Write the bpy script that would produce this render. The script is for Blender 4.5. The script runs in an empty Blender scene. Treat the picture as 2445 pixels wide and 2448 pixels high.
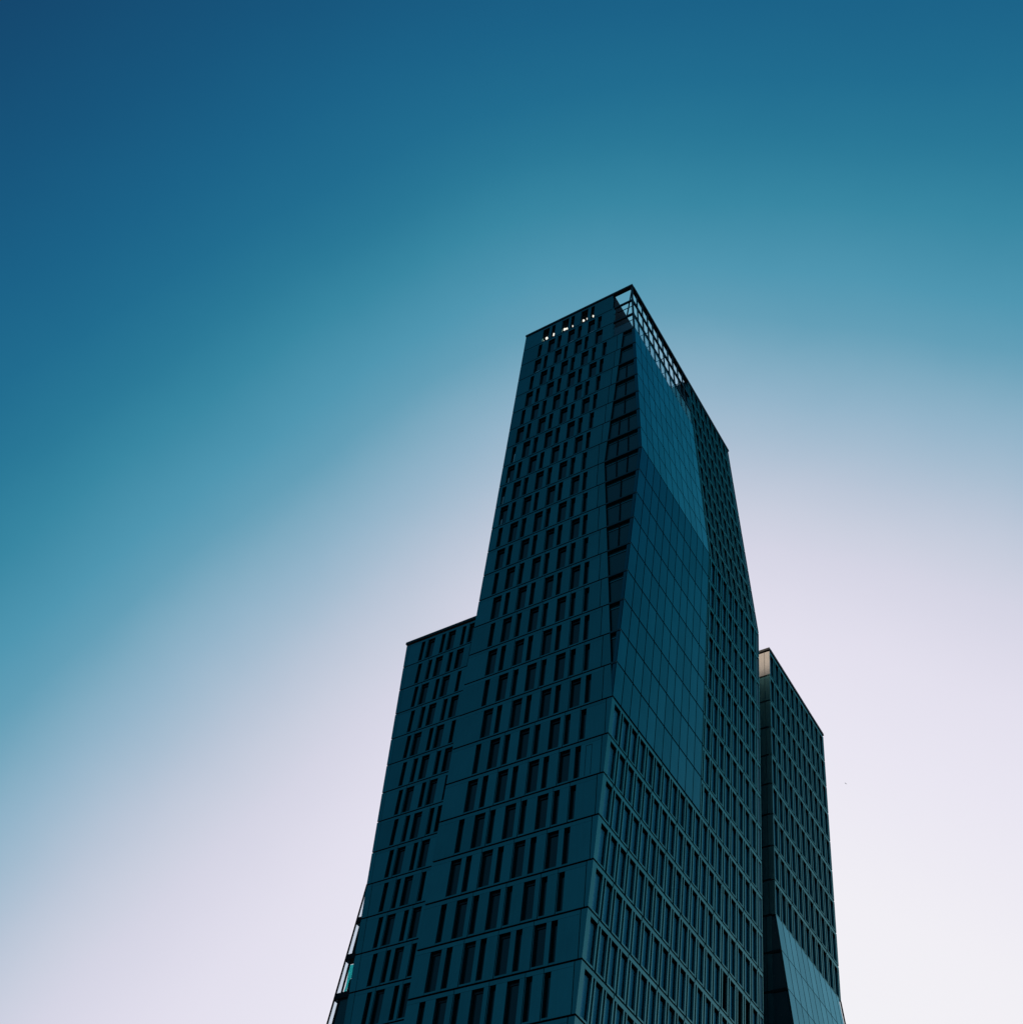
import bpy, math, random
from mathutils import Matrix, Vector
random.seed(4)
sc = bpy.context.scene
col = sc.collection

# ------------------------------------------------------------------ camera
AZ, EL, RO = -0.6758, 0.90856, 0.16664      # heading, elevation and roll in radians
EYE = 1.6
fwd = Vector((math.sin(AZ)*math.cos(EL), math.cos(AZ)*math.cos(EL), math.sin(EL)))
rgt0 = Vector((math.cos(AZ), -math.sin(AZ), 0))
up0 = rgt0.cross(fwd)
c_, s_ = math.cos(RO), math.sin(RO)
rgt = c_*rgt0 + s_*up0
upv = -s_*rgt0 + c_*up0
cam_d = bpy.data.cameras.new("camera")
cam_d.sensor_fit = 'VERTICAL'
cam_d.sensor_height = 36.0
cam_d.sensor_width = 36.0
cam_d.lens = 36.0*2786.27/2448.0
cam_d.clip_start = 0.1
cam_d.clip_end = 6000
cam = bpy.data.objects.new("camera", cam_d)
R3 = Matrix((rgt, upv, -fwd)).transposed()
cam.matrix_world = Matrix.Translation((0, 0, EYE)) @ R3.to_4x4()
col.objects.link(cam)
sc.camera = cam

# ------------------------------------------------------------------ sky and sun
SUN_AZ, SUN_EL = math.radians(-18), math.radians(4)
sun_dir = Vector((math.sin(SUN_AZ)*math.cos(SUN_EL), math.cos(SUN_AZ)*math.cos(SUN_EL), math.sin(SUN_EL)))
world = bpy.data.worlds.new("World")
sc.world = world
world.use_nodes = True
wn, wl = world.node_tree.nodes, world.node_tree.links
wn.clear()
w_out = wn.new('ShaderNodeOutputWorld')
w_bg = wn.new('ShaderNodeBackground')
tc = wn.new('ShaderNodeTexCoord')
# angle from the sun; the glow is narrower sideways than upwards
_e1 = Vector((math.cos(SUN_AZ), -math.sin(SUN_AZ), 0)); _e2 = _e1.cross(sun_dir)
if _e2.z < 0: _e2 = -_e2
_tw = math.radians(10)
_a1 = (math.cos(_tw)*_e1 + math.sin(_tw)*_e2); _a2 = -math.sin(_tw)*_e1 + math.cos(_tw)*_e2
def wdot(v):
    d = wn.new('ShaderNodeVectorMath'); d.operation = 'DOT_PRODUCT'; d.inputs[1].default_value = v
    wl.new(tc.outputs['Generated'], d.inputs[0]); return d.outputs['Value']
def wmath(op, a, b=None, c=None):
    m = wn.new('ShaderNodeMath'); m.operation = op
    for i, q in enumerate((a, b, c)):
        if q is None: continue
        if isinstance(q, (int, float)): m.inputs[i].default_value = q
        else: wl.new(q, m.inputs[i])
    return m
_x, _y, _z = wdot(_a1), wdot(_a2), wdot(sun_dir)
_px = wmath('POWER', wmath('ADD', wmath('MULTIPLY', _x, _x).outputs[0], .01).outputs[0], .55)
_py = wmath('POWER', wmath('ADD', wmath('MULTIPLY', _y, _y).outputs[0], .0004).outputs[0], .55)
_r = wmath('POWER', wmath('ADD', _px.outputs[0], _py.outputs[0]).outputs[0], 1/1.1)
acos = wmath('ARCTAN2', _r.outputs[0], _z)
scl = wn.new('ShaderNodeMath'); scl.operation = 'MULTIPLY'
scl.inputs[1].default_value = 180/math.pi/180
ramp = wn.new('ShaderNodeValToRGB')
def lin(c):
    return tuple(((v/255)/12.92 if v/255 <= .04045 else ((v/255+.055)/1.055)**2.4) for v in c)
SKY = [(0, (249, 248, 249)), (28, (243, 242, 246)), (35, (241, 239, 245)), (42.3, (233, 230, 242)), (46.7, (227, 224, 238)),
       (48.6, (221, 219, 234)), (50.6, (213, 213, 229)), (52.3, (202, 207, 223)), (54.2, (186, 198, 216)), (56, (166, 189, 209)),
       (57.6, (148, 181, 203)), (59.4, (126, 171, 194)), (61, (101, 160, 185)), (63.2, (80, 151, 178)), (66.2, (56, 135, 163)),
       (68.5, (42, 121, 152)), (71, (33, 109, 144)), (74, (27, 98, 136)), (77.5, (23, 86, 125)), (82.5, (20, 70, 109)),
       (90, (21, 70, 106)), (105, (31, 88, 118)), (125, (38, 100, 129)), (180, (44, 108, 136))]
cr = ramp.color_ramp
cr.elements[0].position = 0; cr.elements[0].color = (*lin(SKY[0][1]), 1)
cr.elements[1].position = 1; cr.elements[1].color = (*lin(SKY[-1][1]), 1)
for a, c in SKY[1:-1]:
    e = cr.elements.new(a/180); e.color = (*lin(c), 1)
# thin uneven haze: shifts the gradient by up to a degree
hz = wn.new('ShaderNodeTexNoise'); hz.inputs['Scale'].default_value = 3.0; hz.inputs['Detail'].default_value = 5; hz.inputs['Roughness'].default_value = .6
hm = wn.new('ShaderNodeMath'); hm.operation = 'MULTIPLY_ADD'; hm.inputs[1].default_value = .035; hm.inputs[2].default_value = -.0175
ha = wn.new('ShaderNodeMath'); ha.operation = 'ADD'
wl.new(tc.outputs['Generated'], hz.inputs['Vector']); wl.new(hz.outputs['Fac'], hm.inputs[0])
wl.new(acos.outputs[0], ha.inputs[0]); wl.new(hm.outputs[0], ha.inputs[1])
wl.new(ha.outputs[0], scl.inputs[0])
wl.new(scl.outputs[0], ramp.inputs[0])
wl.new(ramp.outputs[0], w_bg.inputs['Color'])
w_bg.inputs['Strength'].default_value = 1.0
wl.new(w_bg.outputs[0], w_out.inputs[0])

sun_d = bpy.data.lights.new("sun", 'SUN')
sun_d.energy = 5.0
sun_d.angle = math.radians(0.5)
sun_d.color = (1.0, 0.86, 0.74)
sun = bpy.data.objects.new("sun", sun_d)
sun.rotation_euler = sun_dir.to_track_quat('Z', 'Y').to_euler()
sun.location = (0, 0, 300)
col.objects.link(sun)

sc.render.engine = 'CYCLES'
sc.view_settings.view_transform = 'Standard'
sc.view_settings.look = 'None'
sc.view_settings.exposure = 0
sc.view_settings.gamma = 1
sc.view_settings.use_curve_mapping = False
sc.cycles.max_bounces = 6

# ------------------------------------------------------------------ materials
def mat(name, base, rough=.4, metal=0., ior=1.5, noise=0.0, nscale=.35, bump=0., coat=0.):
    m = bpy.data.materials.new(name); m.use_nodes = True
    n, l = m.node_tree.nodes, m.node_tree.links
    b = n['Principled BSDF']
    b.inputs['Base Color'].default_value = (*base, 1)
    b.inputs['Roughness'].default_value = rough
    b.inputs['Metallic'].default_value = metal
    b.inputs['IOR'].default_value = ior
    b.inputs['Coat Weight'].default_value = coat
    if noise:
        t = n.new('ShaderNodeTexCoord')
        nz = n.new('ShaderNodeTexNoise'); nz.inputs['Scale'].default_value = nscale; nz.inputs['Detail'].default_value = 6
        geo = n.new('ShaderNodeNewGeometry')
        l.new(geo.outputs['Position'], nz.inputs['Vector'])
        oi = n.new('ShaderNodeObjectInfo')
        # every panel comes out of the works in a slightly different tone
        add = n.new('ShaderNodeMath'); add.operation = 'ADD'
        l.new(nz.outputs['Fac'], add.inputs[0]); l.new(oi.outputs['Random'], add.inputs[1])
        mr = n.new('ShaderNodeMapRange')
        mr.inputs['From Min'].default_value = 0.3; mr.inputs['From Max'].default_value = 1.7
        mr.inputs['To Min'].default_value = 1-noise; mr.inputs['To Max'].default_value = 1+noise
        l.new(add.outputs[0], mr.inputs['Value'])
        mx = n.new('ShaderNodeMix'); mx.data_type = 'RGBA'; mx.blend_type = 'MULTIPLY'; mx.inputs['Factor'].default_value = 1
        mx.inputs['A'].default_value = (*base, 1)
        l.new(mr.outputs[0], mx.inputs['B'])
        l.new(mx.outputs['Result'], b.inputs['Base Color'])
        nz2 = n.new('ShaderNodeTexNoise'); nz2.inputs['Scale'].default_value = 2.2; nz2.inputs['Detail'].default_value = 8
        l.new(geo.outputs['Position'], nz2.inputs['Vector'])
        mr2 = n.new('ShaderNodeMapRange')
        mr2.inputs['To Min'].default_value = max(.02, rough-.06); mr2.inputs['To Max'].default_value = rough+.06
        l.new(nz2.outputs['Fac'], mr2.inputs['Value'])
        l.new(mr2.outputs[0], b.inputs['Roughness'])
        if bump:
            bp = n.new('ShaderNodeBump'); bp.inputs['Strength'].default_value = bump; bp.inputs['Distance'].default_value = .02
            l.new(nz2.outputs['Fac'], bp.inputs['Height']); l.new(bp.outputs[0], b.inputs['Normal'])
    return m

def coated(name, tint, rough, dif, noise, share=.15, fres=None):
    """anodised or mirror coating: tinted glossy layer over a little diffuse, panel-to-panel tone change"""
    m = bpy.data.materials.new(name); m.use_nodes = True
    n, l = m.node_tree.nodes, m.node_tree.links
    n.clear()
    o = n.new('ShaderNodeOutputMaterial'); g = n.new('ShaderNodeBsdfAnisotropic'); d = n.new('ShaderNodeBsdfDiffuse')
    mx = n.new('ShaderNodeMixShader'); mx.inputs[0].default_value = share
    geo = n.new('ShaderNodeNewGeometry'); oi = n.new('ShaderNodeObjectInfo')
    nz = n.new('ShaderNodeTexNoise'); nz.inputs['Scale'].default_value = .5; nz.inputs['Detail'].default_value = 7
    l.new(geo.outputs['Position'], nz.inputs['Vector'])
    ad = n.new('ShaderNodeMath'); ad.operation = 'ADD'
    l.new(nz.outputs['Fac'], ad.inputs[0]); l.new(oi.outputs['Random'], ad.inputs[1])
    mr = n.new('ShaderNodeMapRange'); mr.inputs['From Min'].default_value = .3; mr.inputs['From Max'].default_value = 1.7
    mr.inputs['To Min'].default_value = 1-noise; mr.inputs['To Max'].default_value = 1+noise
    mp = n.new('ShaderNodeMapping'); mp.inputs['Scale'].default_value = (5, 5, .35)
    st = n.new('ShaderNodeTexNoise'); st.inputs['Scale'].default_value = 1.0; st.inputs['Detail'].default_value = 5
    l.new(geo.outputs['Position'], mp.inputs['Vector']); l.new(mp.outputs[0], st.inputs['Vector'])
    sa = n.new('ShaderNodeMath'); sa.operation = 'MULTIPLY_ADD'; sa.inputs[1].default_value = .9; sa.inputs[2].default_value = -.45
    l.new(st.outputs['Fac'], sa.inputs[0])
    sb = n.new('ShaderNodeMath'); sb.operation = 'ADD'
    l.new(ad.outputs[0], sb.inputs[0]); l.new(sa.outputs[0], sb.inputs[1])
    l.new(sb.outputs[0], mr.inputs['Value'])
    fac = mr.outputs[0]
    if fres:                 # mirror glass: weak head-on, strong at grazing angles
        fn = n.new('ShaderNodeFresnel'); fn.inputs['IOR'].default_value = fres
        fm = n.new('ShaderNodeMath'); fm.operation = 'MULTIPLY'
        l.new(fn.outputs[0], fm.inputs[0]); l.new(fac, fm.inputs[1])
    for sh, c in ((g, tint), (d, dif)):
        q = n.new('ShaderNodeMix'); q.data_type = 'RGBA'; q.blend_type = 'MULTIPLY'; q.inputs['Factor'].default_value = 1
        q.inputs['A'].default_value = (*c, 1); l.new(fm.outputs[0] if fres and sh is g else fac, q.inputs['B']); l.new(q.outputs['Result'], sh.inputs['Color'])
    n2 = n.new('ShaderNodeTexNoise'); n2.inputs['Scale'].default_value = 2.5; n2.inputs['Detail'].default_value = 8
    l.new(geo.outputs['Position'], n2.inputs['Vector'])
    m2 = n.new('ShaderNodeMapRange'); m2.inputs['To Min'].default_value = max(.02, rough-.05); m2.inputs['To Max'].default_value = rough+.05
    l.new(n2.outputs['Fac'], m2.inputs['Value']); l.new(m2.outputs[0], g.inputs['Roughness'])
    l.new(g.outputs[0], mx.inputs[1]); l.new(d.outputs[0], mx.inputs[2]); l.new(mx.outputs[0], o.inputs[0])
    return m
CLAD = coated('anodised metal cladding', (.115, .27, .265), .22, (.04, .15, .17), .13, .14)
SIDE_PANE = mat('blind behind glass', (.22, .72, .80), .3, 0, 1.5, noise=.12)
CLAD_DARK = mat('dark coping metal', (.035, .04, .04), .5, .3)
CORE = mat('dark structure', (.02, .022, .024), .8)
FLANK_SUN_PAINT = coated('flank metal with painted sunlight', (.34, .33, .31), .30, (.5, .48, .45), .03, .1)  # lightened flank metal, painting in sunlight reflected onto the top storey
REAR_BOUNCE = mat('pale bounce render', (.80, .74, .68), .8, noise=.04)  # unseen back wall made pale to bounce sun onto the rear tower's flank
GLASS = mat('window glass', (.003, .006, .008), .04, 0, 1.6, noise=.02)
FRAME = mat('dark window frame', (.006, .007, .008), .9)
PANEL_GLASS = coated('mirror coated glass', (.27, .86, 1.0), .07, (.05, .12, .12), .12, .08, 2.0)
DARK_GLASS = mat('corner window glass', (.022, .060, .064), .25, 0, 1.5, noise=.03)
SKY_STRIP = mat('painted sky strip', (.75, .78, .78), .6)  # pale strips standing in for bright sky in the windows
ROLL = mat('blind box', (.05, .065, .07), .5)
LEDGE = mat('dark ledge', (.02, .05, .055), .5)
STEEL = mat('steel frame', (.03, .035, .038), .5, .5)
ASPH = mat('asphalt', (.05, .05, .052), .9, noise=.2, nscale=.6, bump=.3)
FEATHER = mat('grey feathers', (.45, .45, .47), .8)

CLEAR = bpy.data.materials.new('clear tinted glass'); CLEAR.use_nodes = True
n, l = CLEAR.node_tree.nodes, CLEAR.node_tree.links
n.clear()
o_ = n.new('ShaderNodeOutputMaterial'); tr = n.new('ShaderNodeBsdfTransparent'); gl = n.new('ShaderNodeBsdfGlossy')
tr.inputs['Color'].default_value = (.94, .975, .985, 1); gl.inputs['Roughness'].default_value = .03
lw = n.new('ShaderNodeLayerWeight'); pw = n.new('ShaderNodeMath'); pw.operation = 'POWER'; pw.inputs[1].default_value = 5
ml = n.new('ShaderNodeMath'); ml.operation = 'MULTIPLY_ADD'; ml.inputs[1].default_value = .7; ml.inputs[2].default_value = .04
l.new(lw.outputs['Facing'], pw.inputs[0]); l.new(pw.outputs[0], ml.inputs[0])
mx = n.new('ShaderNodeMixShader'); l.new(ml.outputs[0], mx.inputs[0]); l.new(tr.outputs[0], mx.inputs[1]); l.new(gl.outputs[0], mx.inputs[2])
l.new(mx.outputs[0], o_.inputs[0])
TEAL = CLEAR.copy(); TEAL.name = 'teal tinted glass'
for nd in TEAL.node_tree.nodes:
    if nd.type == 'BSDF_TRANSPARENT': nd.inputs['Color'].default_value = (.14, .60, .58, 1)

LAMP = bpy.data.materials.new('lit lamp'); LAMP.use_nodes = True
b = LAMP.node_tree.nodes['Principled BSDF']
b.inputs['Base Color'].default_value = (.9, .88, .8, 1)
b.inputs['Emission Color'].default_value = (1, .97, .84, 1)
b.inputs['Emission Strength'].default_value = 1.1

# ------------------------------------------------------------------ helpers
HF = 3.75                       # storey height
ZTOP = 132.163 + EYE            # level of storey line 0
def Z(nn): return ZTOP - HF*nn
_cache = {}
FACES = [(0, 3, 2, 1), (4, 5, 6, 7), (0, 1, 5, 4), (1, 2, 6, 5), (2, 3, 7, 6), (3, 0, 4, 7)]

def make_mesh(name, verts, faces, mats, fm=None):
    org = verts[0]
    rel = [(v[0]-org[0], v[1]-org[1], v[2]-org[2]) for v in verts]
    key = (name, tuple(tuple(round(c, 3) for c in v) for v in rel), tuple(m.name for m in mats))
    me = _cache.get(key)
    if me is None:
        me = bpy.data.meshes.new(name)
        me.from_pydata(rel, [], faces)
        for m in mats: me.materials.append(m)
        if fm:
            for p, i in zip(me.polygons, fm): p.material_index = i
        me.update()
        _cache[key] = me
    return me, org

def put(name, verts, faces, mats, parent=None, fm=None, kind=None, label=None):
    if not isinstance(mats, (list, tuple)): mats = [mats]
    me, org = make_mesh(name, verts, faces, mats, fm)
    o = bpy.data.objects.new(name, me)
    o.location = org
    if parent is not None:
        o.parent = parent
        base = Vector((0, 0, 0)); p = parent
        while p is not None:
            base += p.location; p = p.parent
        o.location = Vector(org) - base
    if kind: o['kind'] = kind
    if label: o['label'] = label
    col.objects.link(o)
    return o

def hexv(lo, hi):
    """8 corners from two quads: lo = bottom ring, hi = top ring."""
    return list(lo)+list(hi)

class MB:
    def __init__(s): s.v = []; s.f = []; s.m = []
    def hexa(s, verts, mi=0):
        k = len(s.v); s.v += [tuple(v) for v in verts]
        s.f += [tuple(k+i for i in f) for f in FACES]; s.m += [mi]*6
        return s
    def put(s, name, mats, parent, **kw):
        return put(name, s.v, s.f, mats, parent, s.m, **kw)

def solid(name, verts, m, parent, **kw):
    if m is CLAD:            # gasketed dark edges at head and foot; soffit and joint shade painted in too
        return put(name, [tuple(v) for v in verts], FACES, [CLAD, FRAME], parent, [1, 1, 0, 0, 0, 0], **kw)
    return put(name, [tuple(v) for v in verts], FACES, m, parent, **kw)

# a block standing in a plane that faces -y (front) ; x may slant between its top and bottom
def front(xl, xr, n0, n1, y, d, xl1=None, xr1=None):
    """xl,xr at storey line n0 (upper); xl1,xr1 at n1 (lower)."""
    xl1 = xl if xl1 is None else xl1; xr1 = xr if xr1 is None else xr1
    zt, zb = Z(n0), Z(n1)
    return hexv([(xl1, y, zb), (xr1, y, zb), (xr1, y+d, zb), (xl1, y+d, zb)],
                [(xl, y, zt), (xr, y, zt), (xr, y+d, zt), (xl, y+d, zt)])
# a block in a plane that faces +x whose x follows a profile
def side(prof, y0, y1, n0, n1, o0, o1):
    """o0 = outer offset, o1 = inner offset (both added to the profile x)."""
    zt, zb = Z(n0), Z(n1); xt, xb = prof(n0), prof(n1)
    return hexv([(xb+o0, y0, zb), (xb+o0, y1, zb), (xb+o1, y1, zb), (xb+o1, y0, zb)],
                [(xt+o0, y0, zt), (xt+o0, y1, zt), (xt+o1, y1, zt), (xt+o1, y0, zt)])
def box(x0, x1, y0, y1, z0, z1):
    return hexv([(x0, y0, z0), (x1, y0, z0), (x1, y1, z0), (x0, y1, z0)], [(x0, y0, z1), (x1, y0, z1), (x1, y1, z1), (x0, y1, z1)])
def beam(p, q, w, h):
    p = Vector(p); q = Vector(q); d = (q-p).normalized()
    a = d.cross(Vector((0, 0, 1)))
    if a.length < .05: a = Vector((0, 1, 0))
    a.normalize(); b = a.cross(d); a *= w/2; b *= h/2
    return hexv([p-a-b, p+a-b, p+a+b, p-a+b], [q-a-b, q+a-b, q+a+b, q-a+b])

def thing(name, label, cat, loc=(0, 0, 0), group=None):
    o = bpy.data.objects.new(name, None); col.objects.link(o)
    o.location = loc; o['label'] = label; o['category'] = cat
    if group: o['group'] = group
    return o

# ------------------------------------------------------------------ the ground
g = put('ground', [(-2500, -2500, 0), (2500, -2500, 0), (2500, 2500, 0), (-2500, 2500, 0)], [(0, 1, 2, 3)], ASPH)
g['kind'] = 'structure'

# ------------------------------------------------------------------ dimensions
YF, YR, YW, YT, YT1 = 58.58, 87.25, 71.4, 90.24, 106.15
def lerp(a, b, t): return a+(b-a)*t
def xc(nn):                      # line of the tower's right face: leans out down to line 9, then in
    if nn <= 9: return -33.52+(1.74/9)*nn
    return -31.78-.2256*(nn-9)
def xt(nn):                      # rear tower: leans in down to line 18, then its glass foot comes out again
    if nn <= 18: return -31.80-.2225*(nn-9)
    return -33.80+.262*(nn-18)
def xt_in(nn): return -31.80-.2225*(nn-9)
def xL(nn): return -49.417+.0237*nn
def xwl(nn):
    if nn <= 18: return -69.57+.272*(nn-9)
    return -67.12-.235*(nn-18)
def gl(nn):                      # left border of the glazed corner
    return -36.05+.2*(9-nn) if nn <= 9 else -36.05+.243*(nn-9)
def seam(r):
    if r <= 8: return -35.40-.23*(r-2)
    return -36.76+.2525*(r-9)
DEP = .30
JT, LT, WT, WB = .041, .126, .13, .955      # fractions of a storey: joint, lintel, window top, window bottom
RLAST = 27

ROWS = {-1: [(-46.14, 1), (-45.04, 0), (-43.24, 1), (-42.18, 0), (-40.42, 1), (-39.26, 0)],
 0: [(-46.72, 0), (-45.02, 1), (-43.85, 0), (-42.12, 1), (-40.9, 0), (-39.23, 1), (-38.06, 0)],
 1: [(-46.68, 1), (-45.54, 0), (-43.74, 1), (-42.63, 0), (-40.86, 1), (-39.74, 0), (-37.97, 1)],
 2: [(-47.17, 0), (-45.47, 1), (-44.3, 0), (-42.56, 1), (-41.38, 0), (-39.74, 1), (-38.49, 0), (-37.03, 0)],
 3: [(-47.14, 1), (-45.97, 0), (-44.22, 1), (-43.0, 0), (-41.32, 1), (-40.17, 0), (-38.44, 1), (-37.29, 0)],
 4: [(-47.58, 0), (-45.94, 1), (-44.69, 0), (-43.04, 1), (-41.78, 0), (-40.14, 1), (-38.97, 0), (-37.52, 0)],
 5: [(-47.56, 1), (-46.4, 0), (-44.66, 1), (-43.5, 0), (-41.8, 1), (-40.65, 0), (-38.93, 1), (-37.75, 0)],
 6: [(-48.0, 0), (-46.34, 1), (-45.13, 0), (-43.47, 1), (-42.28, 0), (-40.61, 1), (-39.41, 0), (-37.98, 0)],
 7: [(-47.95, 1), (-46.83, 0), (-45.11, 1), (-43.96, 0), (-42.25, 1), (-41.06, 0), (-39.36, 1), (-38.2, 0)],
 8: [(-48.42, 0), (-46.75, 1), (-45.6, 0), (-43.9, 1), (-42.66, 0), (-41.02, 1), (-39.83, 0), (-38.42, 0)],
 9: [(-47.91, 1), (-46.74, 0), (-45.04, 1), (-43.92, 0), (-42.16, 1), (-41.05, 0), (-39.28, 1), (-38.16, 0)],
 10: [(-47.92, 0), (-46.26, 1), (-45.06, 0), (-43.34, 1), (-42.19, 0), (-40.53, 1), (-39.32, 0), (-37.92, 0)],
 11: [(-47.38, 1), (-46.26, 0), (-44.51, 1), (-43.38, 0), (-41.64, 1), (-40.52, 0), (-38.78, 1), (-37.7, 0)],
 12: [(-47.4, 0), (-45.74, 1), (-44.5, 0), (-42.84, 1), (-41.65, 0), (-40.0, 1), (-38.8, 0), (-37.42, 0)],
 13: [(-46.82, 1), (-45.67, 0), (-44.0, 1), (-42.85, 0), (-41.1, 1), (-39.97, 0), (-38.25, 1), (-37.1, 0)],
 14: [(-46.84, 0), (-45.23, 1), (-43.96, 0), (-42.34, 1), (-41.14, 0), (-39.47, 1), (-38.27, 0), (-36.89, 0)],
 15: [(-46.33, 1), (-45.19, 0), (-43.5, 1), (-42.36, 0), (-40.61, 1), (-39.47, 0), (-37.78, 1), (-36.65, 0)],
 16: [(-46.4, 0), (-44.72, 1), (-43.46, 0), (-41.85, 1), (-40.64, 0), (-38.98, 1), (-37.78, 0), (-36.4, 0)],
 17: [(-45.76, 1), (-44.64, 0), (-42.89, 1), (-41.74, 0), (-40.06, 1), (-38.93, 0), (-37.25, 1), (-36.07, 0)],
 18: [(-46.21, 0), (-44.57, 1), (-43.39, 0), (-41.76, 1), (-40.54, 0), (-38.89, 1), (-37.74, 0), (-36.3, 0)],
 19: [(-46.18, 1), (-44.99, 0), (-43.34, 1), (-42.19, 0), (-40.5, 1), (-39.39, 0), (-37.72, 1), (-36.56, 0)],
 20: [(-46.66, 0), (-44.96, 1), (-43.81, 0), (-42.18, 1), (-41.0, 0), (-39.34, 1), (-38.16, 0), (-36.75, 0)],
 21: [(-46.54, 1), (-45.41, 0), (-43.76, 1), (-42.6, 0), (-40.95, 1), (-39.79, 0), (-38.14, 1), (-36.98, 0)],
 22: [(-47.0, 0), (-45.4, 1), (-44.21, 0), (-42.6, 1), (-41.4, 0), (-39.72, 1), (-38.54, 0), (-37.14, 0)],
 23: [(-47.0, 1), (-45.86, 0), (-44.14, 1), (-43.04, 0), (-41.32, 1), (-40.17, 0), (-38.49, 1), (-37.4, 0)],
 24: [(-47.44, 0), (-45.86, 1), (-44.61, 0), (-42.96, 1), (-41.8, 0), (-40.19, 1), (-39.0, 0), (-37.6, 0)],
 25: [(-47.42, 1), (-46.28, 0), (-44.57, 1), (-43.43, 0), (-41.75, 1), (-40.6, 0), (-38.9, 1), (-37.8, 0)],
 26: [(-47.8, 0), (-46.25, 1), (-45.0, 0), (-43.35, 1), (-42.2, 0), (-40.6, 1), (-39.4, 0), (-38.0, 0)],
 27: [(-47.8, 1), (-46.66, 0), (-44.95, 1), (-43.8, 0), (-42.1, 1), (-40.95, 0), (-39.25, 1), (-38.15, 0)]}
WROWS = {9: [(-66.94, 0), (-65.73, 1), (-64.05, 0), (-62.83, 1), (-61.18, 0), (-59.95, 1)],
 10: [(-66.7, 0), (-65.25, 0), (-63.99, 1), (-62.41, 0), (-61.13, 1), (-59.5, 0)],
 11: [(-66.43, 0), (-65.22, 1), (-63.56, 0), (-62.38, 1), (-60.64, 0)],
 12: [(-66.16, 0), (-64.73, 0), (-63.5, 1), (-61.83, 0), (-60.61, 1)],
 13: [(-65.88, 0), (-64.72, 1), (-62.97, 0), (-61.81, 1), (-60.14, 0)],
 14: [(-65.63, 0), (-64.22, 0), (-62.97, 1), (-61.33, 0), (-60.1, 1)],
 15: [(-65.35, 0), (-64.16, 1), (-62.47, 0), (-61.28, 1), (-59.6, 0)],
 16: [(-65.08, 0), (-63.66, 0), (-62.44, 1), (-60.77, 0), (-59.6, 1)],
 17: [(-64.81, 0), (-63.63, 1), (-61.95, 0), (-60.78, 1)],
 18: [(-64.59, 0), (-63.18, 0), (-61.98, 1), (-60.27, 0)],
 19: [(-64.34, 0), (-63.15, 1), (-61.47, 0), (-60.27, 1)],
 20: [(-64.08, 0), (-62.61, 0), (-61.41, 1), (-59.83, 0)],
 21: [(-63.8, 0), (-62.64, 1), (-60.9, 0), (-59.75, 1)],
 22: [(-63.55, 0), (-62.1, 0), (-60.9, 1)],
 23: [(-63.3, 0), (-62.1, 1), (-60.4, 0)],
 24: [(-63.05, 0), (-61.6, 0), (-60.4, 1)]}

def opening(c, wide):
    return (c-.55, c+.41) if wide else (c-.31, c+.20)

def window_mesh(xl, xr, r, y, parent, glass=GLASS, blind=False):
    """framed pane in a front opening; the frame stands at its left, right, head and foot."""
    m = MB(); yy = y+DEP; t = .05; w = .055
    n0, n1 = r+WT-.012, r+WB+.008
    m.hexa(front(xl-.03, xl+w, n0, n1, yy-.04, t), 0)
    m.hexa(front(xr-w, xr+.03, n0, n1, yy-.04, t), 0)
    m.hexa(front(xl+w, xr-w, n0, n0+.024, yy-.04, t), 0)
    m.hexa(front(xl+w, xr-w, n1-.024, n1, yy-.04, t), 0)
    o = m.put('window', [FRAME], parent)
    solid('pane', front(xl-.02, xr+.02, n0, n1, yy+.02, .04), glass, o)
    if xr-xl > .8:           # blind box under the head of the wide windows
        solid('blind_box', front(xl+w, xr-w, n0+.0245, n0+.062, yy-.03, .045), ROLL, o)
    solid('sill', front(xl, xr, r+WB+.004, r+.995, y+.02, DEP), CLAD, o)
    return o

def front_storey(parent, r, wins, y, left0, left1, right0, right1, seamgap=.035, units=True, extra_left=None):
    """one storey of metal cladding on a face turned to -y.
    left0/left1, right0/right1: ends of the cladding at the top and foot of the storey."""
    ops = [opening(c, w) for c, w in wins]
    D = DEP
    L = lambda nn: lerp(left0, left1, nn-r)
    Rr = lambda nn: lerp(right0, right1, nn-r)
    # lintel strips, cut at the joints between the prefabricated units
    cuts = [None]
    for i, (a, b) in enumerate(ops):
        if units and i > 0 and (wins[i][1] == (r % 2) or False): cuts.append(a-.06)
    xs = cuts + [None]
    for i in range(len(xs)-1):
        a0 = L(r+JT) if xs[i] is None else xs[i]+.02
        a1 = L(r+LT) if xs[i] is None else xs[i]+.02
        b0 = Rr(r+JT) if xs[i+1] is None else xs[i+1]-.02
        b1 = Rr(r+LT) if xs[i+1] is None else xs[i+1]-.02
        solid('lintel_panel', front(a0, b0, r+JT, r+LT, y, D+.05, a1, b1), CLAD, parent)
    # piers
    edges = [(None, None)]+ops+[(None, None)]
    for i in range(len(edges)-1):
        a = edges[i][1]; b = edges[i+1][0]
        a0 = L(r+WT) if a is None else a
        a1 = L(r+1) if a is None else a
        b0 = Rr(r+WT) if b is None else b
        b1 = Rr(r+1) if b is None else b
        if b0-a0 < .03: continue
        if a is not None and b is not None and b-.06 in cuts:
            # the unit joint runs beside the window: keep a narrow slip next to it
            j = b-.06
            solid('cladding_panel', front(a0, j-.02, r+WT, r+1, y, D+.05), CLAD, parent)
            solid('jamb_strip', front(j+.02, b, r+WT, r+1, y+.03, D+.02), CLAD, parent)
        else:
            solid('cladding_panel', front(a0, b0, r+WT, r+1, y, D+.05, a1, b1), CLAD, parent)
    return ops

# ================================================================== tall tower
tower = thing('tall_tower', 'tallest dark metal-clad office tower with staggered slit windows and an open steel frame crown',
              'skyscraper', (-41, 73, 0))
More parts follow.
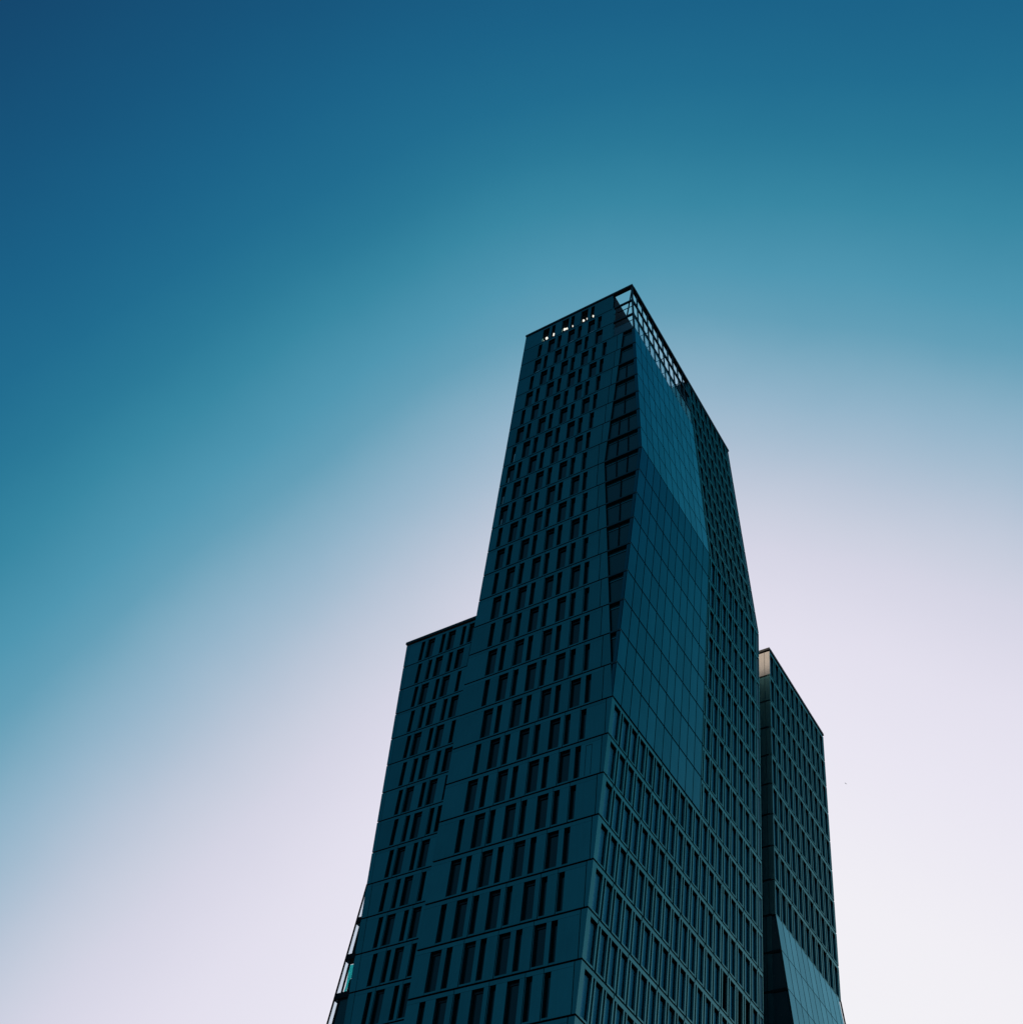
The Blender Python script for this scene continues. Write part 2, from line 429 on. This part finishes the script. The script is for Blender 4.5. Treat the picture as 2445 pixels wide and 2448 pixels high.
# ---- core
def core_block(parent, x0, x0b, x1f, y0, y1, n0, n1):
    solid('core', hexv([(x0b, y0, Z(n1)), (x1f(n1), y0, Z(n1)), (x1f(n1), y1, Z(n1)), (x0b, y1, Z(n1))],
                       [(x0, y0, Z(n0)), (x1f(n0), y0, Z(n0)), (x1f(n0), y1, Z(n0)), (x0, y1, Z(n0))]), CORE, parent)
NG = ZTOP/HF
ins = lambda nn: xc(nn)-.42
core_block(tower, -49.0, -48.9, ins, YF+.40, 86.9, 9, 18)
core_block(tower, -48.9, -48.3, ins, YF+.40, 86.9, 18.0001, NG)
core_block(tower, -49.1, -49.0, ins, YF+.40, 86.9, 2.05, 8.9999)
core_block(tower, -49.1, -49.1, lambda nn: -36.45, 59.30, 86.9, -.98, 2.049)       # plant storeys, set back behind the top row
core_block(tower, -36.449, -36.449, ins, 74.55, 86.9, -.98, 2.049)
core_block(tower, -49.1, -49.1, lambda nn: -36.45, YF+.40, 59.2999, 0.0, 2.0495)
solid('roof_slab', box(-49.1, -36.45, YF+.2, 59.2999, Z(-.93), Z(-1.02)), CORE, tower)
solid('inner_wall', front(-36.44, -36.3, -1.0, 2.05, YF+.36, 15.75), CORE, tower)
solid('rear_wall', hexv([(-48.3, 86.91, 0), (xc(NG)-.1, 86.91, 0), (xc(NG)-.1, YR, 0), (-48.3, YR, 0)],
      [(-48.9, 86.91, Z(9)), (xc(9)-.1, 86.91, Z(9)), (xc(9)-.1, YR, Z(9)), (-48.9, YR, Z(9))]), REAR_BOUNCE, tower)
solid('rear_wall', hexv([(-48.9, 86.91, Z(8.9999)), (xc(9)-.1, 86.91, Z(8.9999)), (xc(9)-.1, YR, Z(8.9999)), (-48.9, YR, Z(8.9999))],
      [(-49.3, 86.91, Z(-1)), (xc(-1)-.1, 86.91, Z(-1)), (xc(-1)-.1, YR, Z(-1)), (-49.3, YR, Z(-1))]), REAR_BOUNCE, tower)
solid('left_wall', hexv([(-48.75, YF+.37, 0), (-48.2, YF+.37, 0), (-48.2, 86.85, 0), (-48.75, 86.85, 0)],
      [(-49.14, YF+.37, Z(-.9)), (-48.9, YF+.37, Z(-.9)), (-48.9, 86.85, Z(-.9)), (-49.14, 86.85, Z(-.9))]), CORE, tower)
# foot of the tower below the picture
solid('foot_cladding', hexv([(-48.6, YF, 0), (xc(NG), YF, 0), (xc(NG), YF+.35, 0), (-48.6, YF+.35, 0)],
      [(xL(28), YF, Z(28.04)), (xc(28.04), YF, Z(28.04)), (xc(28.04), YF+.35, Z(28.04)), (xL(28), YF+.35, Z(28.04))]), CLAD, tower)
solid('foot_cladding', side(xc, YF+.36, YR, 28.04, NG, 0, -.35), CLAD, tower)

# ---- front face (turned to -y)
for r in range(-1, RLAST+1):
    wins = ROWS[r]
    la, lb = xL(r), xL(r+1)
    if r < 0: ra = rb = -36.42
    elif r < 2: ra = rb = -36.12
    elif r < 18: ra = rb = seam(r)-.03
    else:
        s0 = xc(r+.5)-.42
        ra = rb = s0-.03
    front_storey(tower, r, wins, YF, la, lb, ra, rb)
    for i, (c, w) in enumerate(wins):
        a, b = opening(c, w)
        if r == -1:
            continue
        window_mesh(a, b, r, YF, tower)
    if 2 <= r < 18:
        # slip panel between the seam and the glazed corner
        x0 = seam(r)+.03
        solid('corner_slip_panel', front(x0, gl(r+JT), r+JT, r+1, YF, .34, x0, gl(r+.999)), CLAD, tower)
    elif r >= 18:
        x0 = s0+.03
        solid('corner_panel', hexv([(x0, YF, Z(r+1)), (xc(r+1), YF, Z(r+1)), (xc(r+1), YF+.50, Z(r+1)), (x0, YF+.50, Z(r+1))],
              [(x0, YF, Z(r+JT)), (xc(r+JT), YF, Z(r+JT)), (xc(r+JT), YF+.50, Z(r+JT)), (x0, YF+.50, Z(r+JT))]), CLAD, tower)

# outlined access panel near the corner on storey 19
m = MB()
for a, b, n0, n1 in ((-35.93, -35.90, 19.19, 19.97), (-35.42, -35.39, 19.19, 19.97), (-35.93, -35.39, 19.18, 19.19)):
    m.hexa(front(a, b, n0, n1, YF-.012, .02))
m.put('access_panel_edge', FRAME, tower)

# bright sky in the outer windows of the middle storeys, painted as pale strips
for r, x0, x1, n0, n1 in ((6, -48.16, -48.02, .42, .95), (7, -48.40, -48.27, .62, .93), (8, -48.66, -48.52, .5, .95), (9, -48.36, -48.24, .62, .93)):
    solid('blind', front(x0, x1, r+n0, r+n1, YF+.27, .02), SKY_STRIP, tower)  # not a blind: pale strip standing in for bright sky
for r, c in ((0, -46.72), (0, -42.12), (0, -39.23), (1, -46.68)):  # sky reflections at the window feet, put in as pale strips
    i = 0
    a, b = opening(c, 1 if c in (-42.12, -39.23, -46.68) else 0)
    solid('blind', front(a+.12, b-.05, r+.80, r+.835, YF+.24, .03), SKY_STRIP, tower)  # not a blind: pale strip standing in for a sky reflection

# ---- the open top storey: window frames without panes, plant-room lamps behind
random.seed(11)
for i, (c, w) in enumerate(ROWS[-1]):
    a, b = opening(c, w)
    m = MB()
    solid('sill', front(a, b, -1+WB+.004, -.005, YF+.02, DEP), CLAD, tower)
    for q in ((a-.02, a+.05, -.87, -.04), (b-.05, b+.02, -.87, -.04), (a, b, -.87, -.84), (a, b, -.62, -.585), (a, b, -.07, -.04)):
        m.hexa(front(q[0], q[1], q[2], q[3], YF+.26, .05))
    m.put('open_window_frame', FRAME, tower)
def lamp(x, nn, w, h, y=YF+.60):
    # a bulkhead lamp: short rounded drum with eight sides and a back plate
    m = MB(); vs = []
    K = 10
    f = []
    for j, (s, dy) in enumerate(((.7, 0), (1, .06), (1, .16))):
        for k in range(K):
            t = 2*math.pi*k/K
            vs.append((x+w*.43*s*math.cos(t), y+dy, Z(nn)+h*.43*s*math.sin(t)))
    f.append(tuple(range(K)))
    for j in range(2):
        for k in range(K):
            f.append((j*K+k, (j+1)*K+k, (j+1)*K+(k+1) % K, j*K+(k+1) % K))
    f.append(tuple(reversed(range(2*K, 3*K))))
    put('lamp', vs, f, LAMP, tower)
# x on the wall, level, width, height of each lamp; they hang on the wall of the plant room
for q in [(-46.42, -.48, .40, .60), (-45.38, -.51, .40, .66), (-43.74, -.50, .52, .46), (-43.36, -.47, .16, .5), (-42.54, -.46, .16, .36),
          (-40.94, -.48, .34, .46), (-40.40, -.47, .16, .42), (-39.51, -.46, .26, .48), (-46.87, -.43, .10, .2)]:
    lamp(*q, y=YF+.45)

# ---- glazed corner seen from the front: recessed panes, storey ledges, mullions
for r in range(2, 18):
    gx0, gx1 = gl(r+.05), gl(r+.999)
    cx0, cx1 = xc(r+.05), xc(r+.999)
    # ledge closing the storey
    solid('storey_ledge', front(gl(r-.02)-.02, xc(r-.02)-.03, r-.01, r+.045, YF-.02, .36, gl(r+.06)-.02, xc(r+.06)-.03), LEDGE, tower)
    rec = .26
    wid = lerp(cx0-gx0, cx1-gx1, .5)-.3
    npan = max(1, int(round(wid/1.35)))
    solid('corner_mullion', front(cx0-.34, cx0-.04, r+.06, r+.999, YF+.02, .30, cx1-.34, cx1-.04), PANEL_GLASS, tower)
    l0, l1, r0, r1 = gx0+.02, gx1+.02, cx0-.34, cx1-.34
    w0 = r0-l0; w1 = r1-l1
    if w1 < .02:
        r1 = l1+.02
    for k in range(npan):
        a0 = r0-w0*(k+1)/npan+.04; b0 = r0-w0*k/npan-.04
        a1 = l1+(r1-l1)*(npan-k-1)/npan+.04; b1 = l1+(r1-l1)*(npan-k)/npan-.04
        if b0 <= a0+.05: continue
        if b1 < a1: a1 = b1 = (a1+b1)/2; b1 += .01
        solid('corner_window', front(a0, b0, r+.085, r+.975, YF+rec, .05, a1, b1), DARK_GLASS, tower)
        solid('transom', front(a0, b0, r+.17, r+.195, YF+rec-.05, .045), CLAD, tower)
    if wid > .5:
        for k in range(1, npan):
            xm0 = r0-w0*k/npan; xm1 = l1+(r1-l1)*(npan-k)/npan
            solid('mullion', front(xm0-.035, xm0+.035, r+.06, r+.99, YF+rec-.12, .18, xm1-.035, xm1+.035), FRAME, tower)

# ---- right face (turned to +x)
GY = [YF+.02]+[60.03+1.43*k for k in range(10)]+[74.34]
for r in range(2, 18):
    for k in range(len(GY)-1):
        y0, y1 = GY[k]+.05, GY[k+1]-.05
        if y1-y0 < .1: continue
        solid('glass_panel', side(xc, y0, y1, r+.022, r+.978, 0, -.10), PANEL_GLASS, tower)

YO = [59.14+1.4425*k for k in range(20)]           # openings of the right face
OPW = .90
CLEARED = {('tall_tower', 21, 14), ('tall_tower', 21, 16), ('tall_tower', 21, 17)}   # blinds up
def side_row(parent, prof, r, yo, ybeg, yend, last_end=None, joint_every=3, phase=0, counter=None, opw=OPW):
    """windows, fins, lintels for one storey of a face turned to +x. returns nothing"""
    D = .27
    n0, n1 = r+WT, r+WB
    # lintels with a joint every three windows
    cut = [ybeg]
    for i, a in enumerate(yo):
        if (i+phase) % joint_every == joint_every-1 and a+opw+.1 < yend-.6: cut.append(a+opw+.06)
    cut.append(yend)
    for a, b in zip(cut[:-1], cut[1:]):
        solid('lintel_panel', side(prof, a+.05 if a != ybeg else a, b-.05 if b != yend else b, r+JT, r+LT, 0, -(D+.05)), CLAD, parent)
    for i, a in enumerate(yo):
        b = min(a+opw, yend-.12)
        nb = yo[i+1] if i+1 < len(yo) else yend
        key = counter(i, r) if counter else True
        # window
        m = MB()
        m.hexa(side(prof, a-.02, b+.02, n0-.01, n1+.01, -D, -(D+.04)), 2 if (parent.name, r, len(YO)-len(yo)+i) in CLEARED else 0)
        m.hexa(side(prof, b-.012, b+.02, n0-.01, n1+.01, -.16, -(D-.002)), 1)
        m.hexa(side(prof, a-.02, b-.012, n0-.01, n0+.025, -(D-.015), -(D-.002)), 1)
        m.hexa(side(prof, a-.02, b-.012, n1-.02, n1+.01, -(D-.015), -(D-.002)), 1)
        # pier: two fins with a groove between them
        p = MB()
        e = nb-b
        if e > .3:
            p.hexa(side(prof, b, b+.17, r+WT, r+1, 0, -(D+.05)))
            p.hexa(side(prof, b+.17, nb-.13, r+WT, r+1, -.13, -(D+.05)))
            p.hexa(side(prof, nb-.13, nb, r+WT, r+1, 0, -(D+.05)))
        else:
            p.hexa(side(prof, b, nb, r+WT, r+1, 0, -(D+.05)))
        s_ = side(prof, a, b, r+WB+.004, r+.995, -.02, -(D+.02))
        if key:
            f_ = MB(); f_.v = m.v[8:]; f_.f = [tuple(q-8 for q in t) for t in m.f[6:]]; f_.m = [0]*len(f_.f)
            o = f_.put('window', [FRAME], parent)
            solid('pane', m.v[:8], [SIDE_PANE, FRAME, GLASS][m.m[0]], o)
            p.put('pier_panel', CLAD, parent)
            solid('sill', s_, CLAD, o)
        else:
            far[parent.name][0].append(m); far[parent.name][1].append(p); far[parent.name][2].append(s_)
far = {'tall_tower': ([], [], []), 'rear_tower': ([], [], [])}
# the windows that show largest stay single parts; the small ones up the grazing end are joined
def near_tower(i, r): return (r >= 18 and r <= 25 and i < 9)
for r in range(-1, RLAST+1):
    if r < 18:
        yo = [y for y in YO if y > 74.5]
        ybeg = 74.42
        off = 11
    else:
        yo = YO; ybeg = YF+.51; off = 0
    side_row(tower, xc, r, yo, ybeg, YR, phase=r % 3, counter=lambda i, rr, off=off: near_tower(i+off, rr))
    if r < 18:
        p = MB()
        p.hexa(side(xc, ybeg, ybeg+.13, r+WT, r+1, 0, -.35)); p.hexa(side(xc, ybeg+.13, yo[0]-.22, r+WT, r+1, -.14, -.35))
        p.hexa(side(xc, yo[0]-.22, yo[0], r+WT, r+1, 0, -.35))
        p.put('pier_panel', CLAD, tower)
    else:
        pass

def join_far(parent, mats_win):
    ms, ps, ss = far[parent.name]
    for lst, nm, mt in ((ms, 'window', mats_win), (ps, 'pier_panel', [CLAD])):
        if not lst: continue
        J = MB()
        for q in lst:
            k = len(J.v); J.v += q.v; J.f += [tuple(i+k for i in f) for f in q.f]; J.m += q.m
        J.put(nm, mt, parent, kind='stuff')
    if ss:
        J = MB()
        for v in ss: J.hexa(v)
        J.put('sill', [CLAD], parent, kind='stuff')
join_far(tower, [SIDE_PANE, FRAME, GLASS])

# ---- crown: steel frame, posts, ties, coping
def coping(a, b, w=.45, h=.34, parent=tower, m=CLAD_DARK, name='coping'):
    return solid(name, beam(a, b, w, h), m, parent)
zr = Z(-1.07)
coping((-49.5, YF+.18, zr), (xc(-1)+.06, YF+.18, zr), .52, .36)
coping((xc(-1)-.17, YF+.45, zr), (xc(-1)-.17, YR+.1, zr), .52, .36)
for nn, h in ((0.0, .30), (1.0, .34), (2.0, .16)):
    x = xc(nn)
    solid('crown_beam', beam((x-.12, YF, Z(nn)), (x-.12, 74.5, Z(nn)), .22, h), STEEL, tower)
    solid('crown_beam', beam((-36.3, YF+.12, Z(nn)), (x-.01, YF+.12, Z(nn)), .22, h), STEEL, tower)
# lighter rail running just above each front beam
for nn in (-.12, .86):
    solid('crown_rail', beam((-36.2, YF+.35, Z(nn)), (xc(nn)-.05, YF+.35, Z(nn)), .07, .07), STEEL, tower)
for k in range(11):
    y = YF+.12 if k == 0 else GY[k]
    solid('crown_post', beam((xc(-1)-.12, y, Z(-1.0)), (xc(2.0)-.12, y, Z(2.0)), .20, .13 if k else .2), STEEL, tower)
solid('crown_post', beam((xc(-1)-.15, YF+.3, Z(-1.0)), (-34.45, YF+.3, Z(1.0)), .13, .13), STEEL, tower)
for k in (1, 4, 7, 10):
    for nn in (-.25, .75, 1.8):
        x = xc(nn)-.12
        solid('crown_tie', beam((x, GY[k]-.2, Z(nn)), (-36.3, GY[k]-.2, Z(nn)), .08, .08), STEEL, tower)
# see-through panes of the storey under the frame
for k in range(len(GY)-1):
    solid('crown_pane', side(xc, GY[k]+.06, GY[k+1]-.06, 1.06, 1.96, -.08, -.11), CLEAR, tower)
solid('crown_pane', front(-36.1, -33.6, 1.35, 1.95, YF+.2, .03, -36.1, -33.5), CLEAR, tower)
solid('roof_deck', box(-36.44, -33.6, 59.0, 74.5, Z(2.05)-.1, Z(2.05)), CORE, tower)
# flank of the clad part seen through the frame
solid('flank_wall', hexv([(-36.4, 74.36, Z(2.0)), (xc(2)-.36, 74.36, Z(2.0)), (xc(2)-.36, 74.55, Z(2.0)), (-36.4, 74.55, Z(2.0))],
      [(-36.4, 74.36, Z(-1)), (xc(-1)-.36, 74.36, Z(-1)), (xc(-1)-.36, 74.55, Z(-1)), (-36.4, 74.55, Z(-1))]), CORE, tower)

# ================================================================== lower wing on the left
wing = thing('lower_wing', 'lower dark metal-clad slab stepping down behind the left edge of the tallest tower',
             'building', (-59, 84, 0))
solid('core', hexv([(-66.7, YW+.40, Z(18)), (-49.35, YW+.40, Z(18)), (-49.35, 100, Z(18)), (-66.7, 100, Z(18))],
                   [(-69.15, YW+.40, Z(9)), (-49.35, YW+.40, Z(9)), (-49.35, 100, Z(9)), (-69.15, 100, Z(9))]), CORE, wing)
solid('core', hexv([(-62.0, YW+.40, 0), (-49.35, YW+.40, 0), (-49.35, 100, 0), (-62.0, 100, 0)],
                   [(-66.7, YW+.40, Z(18.0001)), (-49.35, YW+.40, Z(18.0001)), (-49.35, 100, Z(18.0001)), (-66.7, 100, Z(18.0001))]), CORE, wing)
def cl(nn): return -67.12+.29*(nn-18)              # inner border of the glazed foot
for r in range(9, 25):
    wins = WROWS[r]
    if r < 18:
        la, lb = xwl(r), xwl(r+1)
        e0, e1 = la+.52, lb+.52
        solid('corner_panel', front(xwl(r+JT), e0-.02, r+JT, r+1, YW, .5, xwl(r+1), e1-.02), CLAD, wing)
    else:
        e0, e1 = cl(r)+.75, cl(r+1)+.75
        solid('corner_panel', front(cl(r+JT), e0-.04, r+JT, r+1, YW, .34, cl(r+1), e1-.04), CLAD, wing)
    front_storey(wing, r, wins, YW, e0, e1, -56.5, -56.5)
    for c, w in wins:
        a, b = opening(c, w)
        window_mesh(a, b, r, YW, wing)
coping((-69.75, YW+.18, Z(8.90)), (-49.4, YW+.18, Z(8.90)), .5, .34, wing)
# glazed foot on the left edge: leans outward; outer panes are see-through
for r in range(18, 26):
    xo0, xo1 = xwl(r+.06), xwl(r+.98)
    solid('edge_frame', front(xwl(r+.0)-.02, xwl(r+.0)+.10, r, r+1, YW-.03, .12, xwl(r+1)-.02, xwl(r+1)+.10), FRAME, wing)
    solid('storey_ledge', front(xwl(r+.96)-.02, cl(r+.96)+.02, r+.95, r+1.10, YW-.03, .75, xwl(r+1.1)-.02, cl(r+1.1)+.02), FRAME, wing)
    s0 = min(xo0+.50, cl(r+.1)-.02); s1 = xo1+.58
    solid('corner_window', front(xo0+.10, s0, r+.11, r+.95, YW+.06, .03, xo1+.10, s1), CLEAR, wing)
    if r > 18:
        if r == 20:
            solid('mullion', front(s0, s0+.14, r+.1, r+.95, YW+.02, .16, s1, s1+.10), FRAME, wing)
            solid('corner_window', front(s0+.12, cl(r+.25)-.05, r+.24, r+.60, YW+.10, .03, -66.92, -66.48), TEAL, wing)
            solid('corner_window', front(-66.92, -66.48, r+.60, r+.76, YW+.10, .03, -66.90, -66.66), TEAL, wing)
            solid('corner_window', front(-66.90, -66.66, r+.76, r+.95, YW+.10, .03, -66.98, -66.72), TEAL, wing)
            solid('partition', front(-66.48, cl(r+.5), r+.1, r+.62, YW+.14, .08, -66.48, cl(r+.62)), CORE, wing)
            solid('partition', front(-66.66, cl(r+.62), r+.62, r+.95, YW+.14, .08, -66.70, cl(r+.95)), CORE, wing)
        else:
            solid('mullion', front(s0, s0+.06, r+.1, r+.95, YW+.02, .16, s1, s1+.06), FRAME, wing)
            solid('partition', front(s0+.05, cl(r+.1), r+.1, r+.95, YW+.16, .08, s1+.05, cl(r+.95)), DARK_GLASS, wing)
    # left side face of the foot
    zt, zb = Z(r+.06), Z(r+.98)
    solid('side_pane', hexv([(xo1, YW+.1, zb), (xo1+.03, YW+.1, zb), (xo1+.03, YW+6, zb), (xo1, YW+6, zb)],
                            [(xo0, YW+.1, zt), (xo0+.03, YW+.1, zt), (xo0+.03, YW+6, zt), (xo0, YW+6, zt)]), CLEAR, wing)
solid('foot_cladding', front(-66, -56.5, 25.04, NG, YW, .34), CLAD, wing)

# ================================================================== rear tower on the right
rear = thing('rear_tower', 'narrower dark slab tower behind the tallest one, reflected sun painted on its top corner',
             'skyscraper', (-42, 98, 0))
solid('core', hexv([(-50, YT+.1, Z(18)), (xt(18)-.42, YT+.1, Z(18)), (xt(18)-.42, YT1-.35, Z(18)), (-50, YT1-.35, Z(18))],
                   [(-50, YT+.1, Z(9)), (xt(9)-.42, YT+.1, Z(9)), (xt(9)-.42, YT1-.35, Z(9)), (-50, YT1-.35, Z(9))]), CORE, rear)
solid('core', hexv([(-50, YT+.1, 0), (xt_in(28)-.3, YT+.1, 0), (xt_in(28)-.3, YT1-.9, 0), (-50, YT1-.9, 0)],
                   [(-50, YT+.1, Z(18.0001)), (xt(18)-.42, YT+.1, Z(18.0001)), (xt(18)-.42, YT1-.9, Z(18.0001)), (-50, YT1-.9, Z(18.0001))]), CORE, rear)
YTO = [90.40+1.4425*k for k in range(11)]
def near_rear(i, r): return True
for r in range(9, 18):
    side_row(rear, xt, r, YTO, YT+.02, YT1, phase=(r+1) % 3, counter=near_rear)
    solid('pier_panel', side(xt, YT+.02, YTO[0], r+WT, r+1, 0, -.35), CLAD, rear)
# leaning glass foot
GT = [YT+.02]+[91.77+1.445*k for k in range(10)]+[105.55, YT1]
for r in range(18, 25):
    for k in range(len(GT)-1):
        y0, y1 = GT[k]+.06, GT[k+1]-.06
        if y1-y0 < .1: continue
        if k == len(GT)-2:
            solid('edge_pane', side(xt, y0+.06, y1, r+.03, r+.97, -.06, -.09), CLEAR, rear)
            solid('edge_frame', side(xt, y1, y1+.10, r, r+1, 0.02, -.10), FRAME, rear)
            solid('storey_ledge', side(xt, y0, y1, r+.96, r+1.04, -.02, -1.2), FRAME, rear)
        else:
            solid('glass_panel', side(xt, y0, y1, r+.012, r+.988, 0, -.10), PANEL_GLASS, rear)
    # dark glazed wedge on the flank
    solid('flank_window', hexv([(xt_in(r+1)-.4, YT+.04, Z(r+.97)), (xt(r+1)-.12, YT+.04, Z(r+.97)), (xt(r+1)-.12, YT+.09, Z(r+.97)), (xt_in(r+1)-.4, YT+.09, Z(r+.97))],
          [(xt_in(r)-.4, YT+.04, Z(r+.05)), (xt(r)-.12, YT+.04, Z(r+.05)), (xt(r)-.12, YT+.09, Z(r+.05)), (xt_in(r)-.4, YT+.09, Z(r+.05))]), DARK_GLASS, rear)
    if r > 18:
        solid('storey_ledge', box(xt_in(r)-.6, xt(r)-.02, YT-.04, YT+.08, Z(r+.04), Z(r-.03)), FRAME, rear)
# flank panels facing the gap
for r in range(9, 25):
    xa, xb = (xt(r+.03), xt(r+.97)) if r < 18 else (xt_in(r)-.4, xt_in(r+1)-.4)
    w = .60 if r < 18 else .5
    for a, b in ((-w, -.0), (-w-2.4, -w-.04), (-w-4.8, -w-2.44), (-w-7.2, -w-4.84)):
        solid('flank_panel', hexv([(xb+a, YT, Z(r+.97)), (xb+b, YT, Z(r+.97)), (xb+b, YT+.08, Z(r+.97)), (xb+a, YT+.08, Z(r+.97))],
              [(xa+a, YT, Z(r+.03)), (xa+b, YT, Z(r+.03)), (xa+b, YT+.08, Z(r+.03)), (xa+a, YT+.08, Z(r+.03))]), FLANK_SUN_PAINT if r == 9 else CLAD, rear)  # top storey lightened to paint in the reflected sun
coping((-50, YT+.15, Z(8.92)), (xt(9)+.05, YT+.15, Z(8.92)), .4, .3, rear)
coping((xt(9)-.13, YT+.36, Z(8.92)), (xt(9)-.13, YT1+.1, Z(8.92)), .4, .3, rear)

# ================================================================== bird
def ray(u, v):
    return (fwd + rgt*((u-1222.5)/2786.27) - upv*((v-1224)/2786.27)).normalized()
bp = Vector((0, 0, EYE)) + ray(2021.3, 1873.4)*150
bird = thing('bird', 'tiny grey bird gliding in the pale sky right of the rear tower', 'bird', bp)
d1 = (rgt*.85-upv*.5).normalized(); d2 = d1.cross(fwd).normalized()
vs = []; f = []
K = 8
for j in range(7):
    t = j/6; rad = .035*math.sin(math.pi*min(.97, t+.06))**.7
    for k in range(K):
        q = 2*math.pi*k/K
        vs.append(tuple(bp+d1*(t-.5)*.30+d2*rad*math.cos(q)+fwd*rad*math.sin(q)))
f.append(tuple(reversed(range(K)))); f.append(tuple(range(6*K, 7*K)))
for j in range(6):
    for k in range(K):
        f.append((j*K+k, j*K+(k+1) % K, (j+1)*K+(k+1) % K, (j+1)*K+k))
put('body', vs, f, FEATHER, bird)
for s in (1, -1):
    w = [bp+d1*.05, bp-d1*.06, bp-d1*.09+fwd*s*.25+d2*.03, bp-d1*.02+fwd*s*.28+d2*.03]
    put('wing', [tuple(p+d2*.006) for p in w]+[tuple(p-d2*.006) for p in w], FACES, FEATHER, bird)
